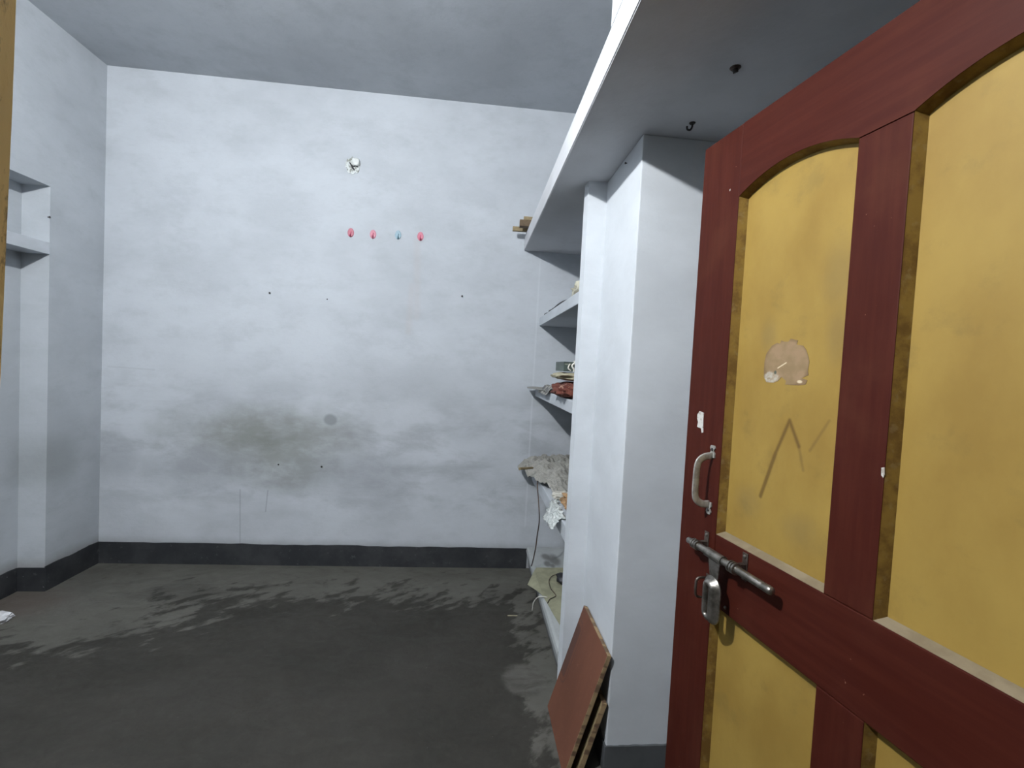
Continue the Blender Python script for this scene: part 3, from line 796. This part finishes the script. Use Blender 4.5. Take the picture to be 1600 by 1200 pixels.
k = NT('newsprint'); n = k.noise(55, 3, 0.6, stretch=(1, 3, 3)); n2 = k.noise(7, 4)
coln = k.mix(k.ramp(n2, 0.3, 0.7), (0.32, 0.31, 0.28), (0.23, 0.225, 0.20))
coln = k.mix(k.math('MULTIPLY', k.ramp(n, 0.52, 0.60), 0.6), coln, (0.16, 0.16, 0.155))
M['news'] = k.out(coln, 0.85)
M['newsdark'] = m_simple('printed_photo', (0.10, 0.10, 0.10), (0.32, 0.31, 0.28), 0.8, scale=28, lo=0.45, hi=0.55)
def fn(u, v):
    # a sheet lying on the shelf and jutting out past its front edge
    y = 3.09 - 0.72 * u; x = 0.36 + 0.10 * u + v * (0.28)
    if u < 0.12: x += (0.02 * (0.12 - u) / .12)
    z = ZS + 0.006 + 0.010 * noise.noise(Vector((u * 6, v * 3, 2))) ** 2
    over = max(0.0, 0.447 - x)
    z -= over * over * 2.2 * (0.3 + u)
    return Vector((x, y, z + 0.002))
tag(mesh_obj('newspaper_sheet', sheet(fn, 36, 14), M['news'], loc=(0.45, 2.7, ZS)),
    'grey newspaper sheet jutting over the edge of the middle shelf', 'newspaper')
def fn(u, v):
    y = 2.80 - 0.28 * u; x = 0.50 - 0.085 * v
    z = ZS + 0.034 - 0.045 * max(0, v - 0.5) * 2 + 0.012 * noise.noise(Vector((u * 5, v * 5, 9)))
    return Vector((x, y, z))
tag(mesh_obj('printed_leaflet', sheet(fn, 16, 12), M['newsdark'], loc=(0.45, 2.66, ZS)),
    'dark printed leaflet drooping off the middle shelf in front of the red bundle', 'paper')

# lowest shelf: crumpled newspaper heap
Z3 = 0.700
def fn(u, v):
    y = 3.07 - 0.56 * u
    xl = 0.345 + 0.20 * max(0.0, u - 0.25)
    x = xl + v * (0.86 - xl)
    z = Z3 + 0.075 * math.sin(min(1.0, v * 3.2) * math.pi / 2) * (1 - 0.75 * u ** 1.6)
    z += 0.030 * noise.noise(Vector((u * 5.0, v * 7, 4))) + 0.020 * noise.noise(Vector((u * 15, v * 19, 1))) + 0.009 * noise.noise(Vector((u * 37, v * 43, 6))) + 0.035
    if u > 0.85: z = max(z - (u - 0.85) * 0.25, Z3 + 0.006)
    return Vector((x + 0.012 * noise.noise(Vector((u * 9, v * 9, 7))), y, max(z, Z3 + 0.006)))
tag(mesh_obj('crumpled_newspaper', sheet(fn, 60, 50, 0.002), M['news'], loc=(0.55, 2.8, Z3)),
    'big crumpled grey newspaper spread over the lowest niche shelf', 'newspaper')
bm = bmesh.new(); tube(bm, [(0.400, 2.745, 0.795), (0.345, 2.70, 0.800), (0.312, 2.672, 0.803)], [0.006, 0.0075, 0.0085], 10)
tag(mesh_obj('stick', bm, M['woodpale'], loc=(0.47, 2.80, 0.72)), 'thin brown stick poking out from under the crumpled newspaper', 'stick')
M['brownpaper'] = m_simple('brown_paper', (0.33, 0.20, 0.10), (0.16, 0.10, 0.045), 0.8, scale=9, bstr=0.5)
M['whitepaper'] = m_simple('crumpled_white_paper', (0.60, 0.58, 0.52), (0.42, 0.41, 0.36), 0.8, scale=16, bstr=0.6)
tag(mesh_obj('paper_wad', lump((0.575, 2.27, Z3 + 0.032), (0.070, 0.075, 0.034), 21.0, 0.35, 2.8, 4, flat=Z3 + 0.001, fold=0.4), M['brownpaper'], loc=(0.575, 2.27, Z3), smooth=False),
    'crushed brown paper wrapping on the lowest shelf beside the partition', 'paper')
tag(mesh_obj('paper_wad', lump((0.52, 2.425, Z3 + 0.018), (0.045, 0.04, 0.018), 25.0, 0.35, 2.8, 4, flat=Z3 + 0.001, fold=0.4), M['whitepaper'], loc=(0.52, 2.425, Z3), smooth=False),
    'crushed off-white paper on the lowest shelf between newspaper and brown wrapping', 'paper')
# clear plastic bag drooping over the edge
def fn(u, v):
    y = 2.36 - 0.30 * u + 0.02 * math.sin(v * 5)
    x = 0.482 - 0.075 * v - 0.01 * u
    z = Z3 + 0.010 - 0.085 * max(0.0, v - 0.35) / 0.65 * (1.0 - 0.55 * u)
    z += 0.014 * noise.noise(Vector((u * 9, v * 6, 3)))
    x += 0.012 * noise.noise(Vector((u * 8, v * 8, 13)))
    return Vector((x, y, z))
k = NT('plastic_bag'); n = k.noise(40, 3, 0.7, dist=1)
mt = k.out(k.mix(k.ramp(n, 0.5, 0.62), (0.62, 0.66, 0.64), (0.9, 0.92, 0.9)), 0.22, bump=n, bstr=0.8, bdist=0.006)
mt.node_tree.nodes['Principled BSDF'].inputs['Alpha'].default_value = 0.72
tag(mesh_obj('plastic_bag', sheet(fn, 24, 18, 0.001), mt, loc=(0.45, 2.2, Z3), smooth=True),
    'clear crinkled plastic bag drooping off the lowest shelf', 'bag')
# wire dangling from the lowest shelf
bm = bmesh.new()
tube(bm, catmull([(0.452, 2.80, 0.708), (0.4385, 2.78, 0.690), (0.440, 2.70, 0.60), (0.4435, 2.66, 0.50), (0.441, 2.69, 0.40), (0.440, 2.72, 0.31), (0.436, 2.78, 0.20), (0.432, 2.80, 0.165)], 8),
     0.0036, 8)
tag(mesh_obj('hanging_wire', bm, M['wire'], loc=(0.44, 2.8, 0.70), smooth=True), 'thin dark wire hanging from the lowest shelf toward the plinth', 'wire')

# plinth: yellowish cloth, wires, dark lump
k = NT('yellow_grey_cloth'); n = k.noise(14, 5, 0.6); n2 = k.noise(90, 3, 0.5)
colc = k.mix(k.ramp(n, 0.35, 0.65), (0.31, 0.305, 0.205), (0.23, 0.23, 0.155))
colc = k.mix(k.maxi(k.seg((0.490, 2.66, 0.155), (0.486, 2.55, 0.155), 0.006, 0.6), k.seg((0.480, 2.53, 0.155), (0.475, 2.46, 0.155), 0.006, 0.6)), colc, (0.08, 0.08, 0.06))
M['cloth'] = k.out(colc, 0.9, bump=n2, bstr=0.4)
def fn(u, v):
    y = 2.80 - 0.74 * u
    xl = 0.465 - 0.075 * u / 0.22 if u < 0.22 else (0.39 + 0.062 * (u - 0.22) / 0.26 if u < 0.48 else 0.452 + 0.05 * (u - 0.48) / 0.52)
    x = xl + v * (0.86 - xl)
    z = 0.1535 + 0.006 * (noise.noise(Vector((u * 5, v * 4, 5))) + 0.4)
    over = max(0.0, 0.445 - x); z -= over * 0.55
    return Vector((x, y, max(z, 0.1525) if over == 0 else z))
tag(mesh_obj('floor_cloth', sheet(fn, 50, 40, 0.0012), M['cloth'], loc=(0.55, 2.45, 0.15)),
    'dull yellow-green cloth spread on the niche plinth, one corner over its edge', 'cloth')
tag(mesh_obj('rag_lump', lump((0.612, 2.60, 0.180), (0.055, 0.05, 0.026), 5.0, 0.3, 3, 3, flat=0.158), M['cover'], loc=(0.612, 2.60, 0.157), smooth=True),
    'small black lump lying on the yellow-green cloth by the partition', 'rag')
bm = bmesh.new(); tube(bm, catmull([(0.62, 2.66, 0.170), (0.56, 2.68, 0.166), (0.515, 2.62, 0.165), (0.505, 2.52, 0.163), (0.52, 2.44, 0.162), (0.48, 2.40, 0.161), (0.462, 2.36, 0.161)], 7), 0.0022, 6)
tag(mesh_obj('loose_wire', bm, M['wire'], loc=(0.52, 2.5, 0.158), smooth=True), 'thin dark curled wire lying across the yellow-green cloth', 'wire')
bm = bmesh.new(); tube(bm, catmull([(0.470, 2.42, 0.160), (0.448, 2.43, 0.160), (0.425, 2.46, 0.140), (0.408, 2.49, 0.095), (0.404, 2.50, 0.045)], 7), 0.0028, 6)
tag(mesh_obj('wire_loop', bm, M['pale_wire'], loc=(0.44, 2.5, 0.156), smooth=True), 'shiny pale wire end curving down over the plinth edge', 'wire')

# scrap of white on the floor at far left
tag(mesh_obj('paper_scrap', lump((-2.30, 2.45, 0.016), (0.055, 0.055, 0.018), 31.0, 0.4, 3, 3, flat=0.0, fold=0.3), m_simple('white_scrap', (0.72, 0.72, 0.74), None, 0.8), loc=(-2.30, 2.45, 0), smooth=False),
    'small crumpled white scrap on the floor by the left wall', 'paper')
tag(mesh_obj('wood_splinter', B((0.27, 0.325, 2.52, 2.525, 0, 0.004)), M['tan'], loc=(0.3, 2.525, 0)),
    'tiny pale splinter on the floor beside the plinth', 'splinter')

# ------------------------------------------------------------------ two plywood boards leaning on the pier
k = NT('red_primer_ply'); n = k.noise(7, 5, 0.6, stretch=(1, 1, 0.5)); n2 = k.noise(60, 4, 0.6)
colb = k.mix(k.ramp(n, 0.3, 0.7), (0.150, 0.056, 0.031), (0.120, 0.044, 0.025))
colb = k.mix(k.math('MULTIPLY', k.ramp(n2, 0.6, 0.7), 0.25), colb, (0.27, 0.13, 0.08))
# printed rounded outline near the far edge: |p| in board coords (y along, z up)
x_, y_, z_ = k.sep()
qa = k.math('ABSOLUTE', k.math('SUBTRACT', y_, 0.345)); qb = k.math('ABSOLUTE', k.math('SUBTRACT', z_, 0.27))
qa = k.math('MAXIMUM', k.math('SUBTRACT', qa, 0.055), 0.0); qb = k.math('MAXIMUM', k.math('SUBTRACT', qb, 0.09), 0.0)
dq = k.math('SQRT', k.math('ADD', k.math('MULTIPLY', qa, qa), k.math('MULTIPLY', qb, qb)))
fill = k.ramp(dq, 0.014, 0.018, 1, 0)
ring = k.math('MULTIPLY', k.ramp(dq, 0.030, 0.033), k.ramp(dq, 0.036, 0.039, 1, 0))
colb = k.mix(k.math('MULTIPLY', fill, 0.75), colb, (0.07, 0.035, 0.03))
colb = k.mix(k.math('MULTIPLY', ring, 0.6), colb, (0.07, 0.035, 0.03))
M['redply'] = k.out(colb, 0.6, bump=n2, bstr=0.15, bdist=0.001)
def m_edge(name):
    k = NT(name); n = k.noise(26, 3, 0.5, stretch=(0.3, 1, 1)); n2 = k.noise(8, 4)
    c = k.mix(k.ramp(n, 0.47, 0.56), (0.30, 0.21, 0.11), (0.13, 0.08, 0.045))
    c = k.mix(k.math('MULTIPLY', k.ramp(n2, 0.5, 0.7), 0.5), c, (0.14, 0.09, 0.05))
    return k.out(c, 0.75)
M['plyedge'] = m_edge('plywood_edge')
def board(name, foot, length, height, th, lean, rz, mats, label, cut=0.0):
    """local: x = thickness (0 = room side), y = along, z = up the board"""
    o = bmesh.new()
    n = 12
    box(o, 0, th, 0, length, 0, height)
    bmesh.ops.bevel(o, geom=[e for e in o.edges], offset=0.001, segments=1, affect='EDGES')
    bmesh.ops.recalc_face_normals(o, faces=o.faces)
    for f in o.faces:
        f.material_index = 0 if abs(f.normal.x) > 0.9 else 1
    ob = mesh_obj(name, o, mats)
    ob.location = foot; ob.rotation_euler = (0, lean, rz)
    ob['edge'] = 1; del ob['edge']
    return tag(ob, label, 'board', 'plywood boards leaning on the pier')
board('plywood_board', (0.381, 1.500, 0.003), 0.33, 0.447, 0.016, math.asin(0.130 / 0.447), 0.0, [M['redply'], M['plyedge']],
      'reddish brown plywood board with a printed outline, leaning in front of another board')
board('plywood_board', (0.427, 1.505, 0.003), 0.30, 0.268, 0.019, math.asin(0.078 / 0.268), 0.0, [M['woodpale'], M['plyedge']],
      'shorter pale-edged plywood board wedged behind the reddish one')
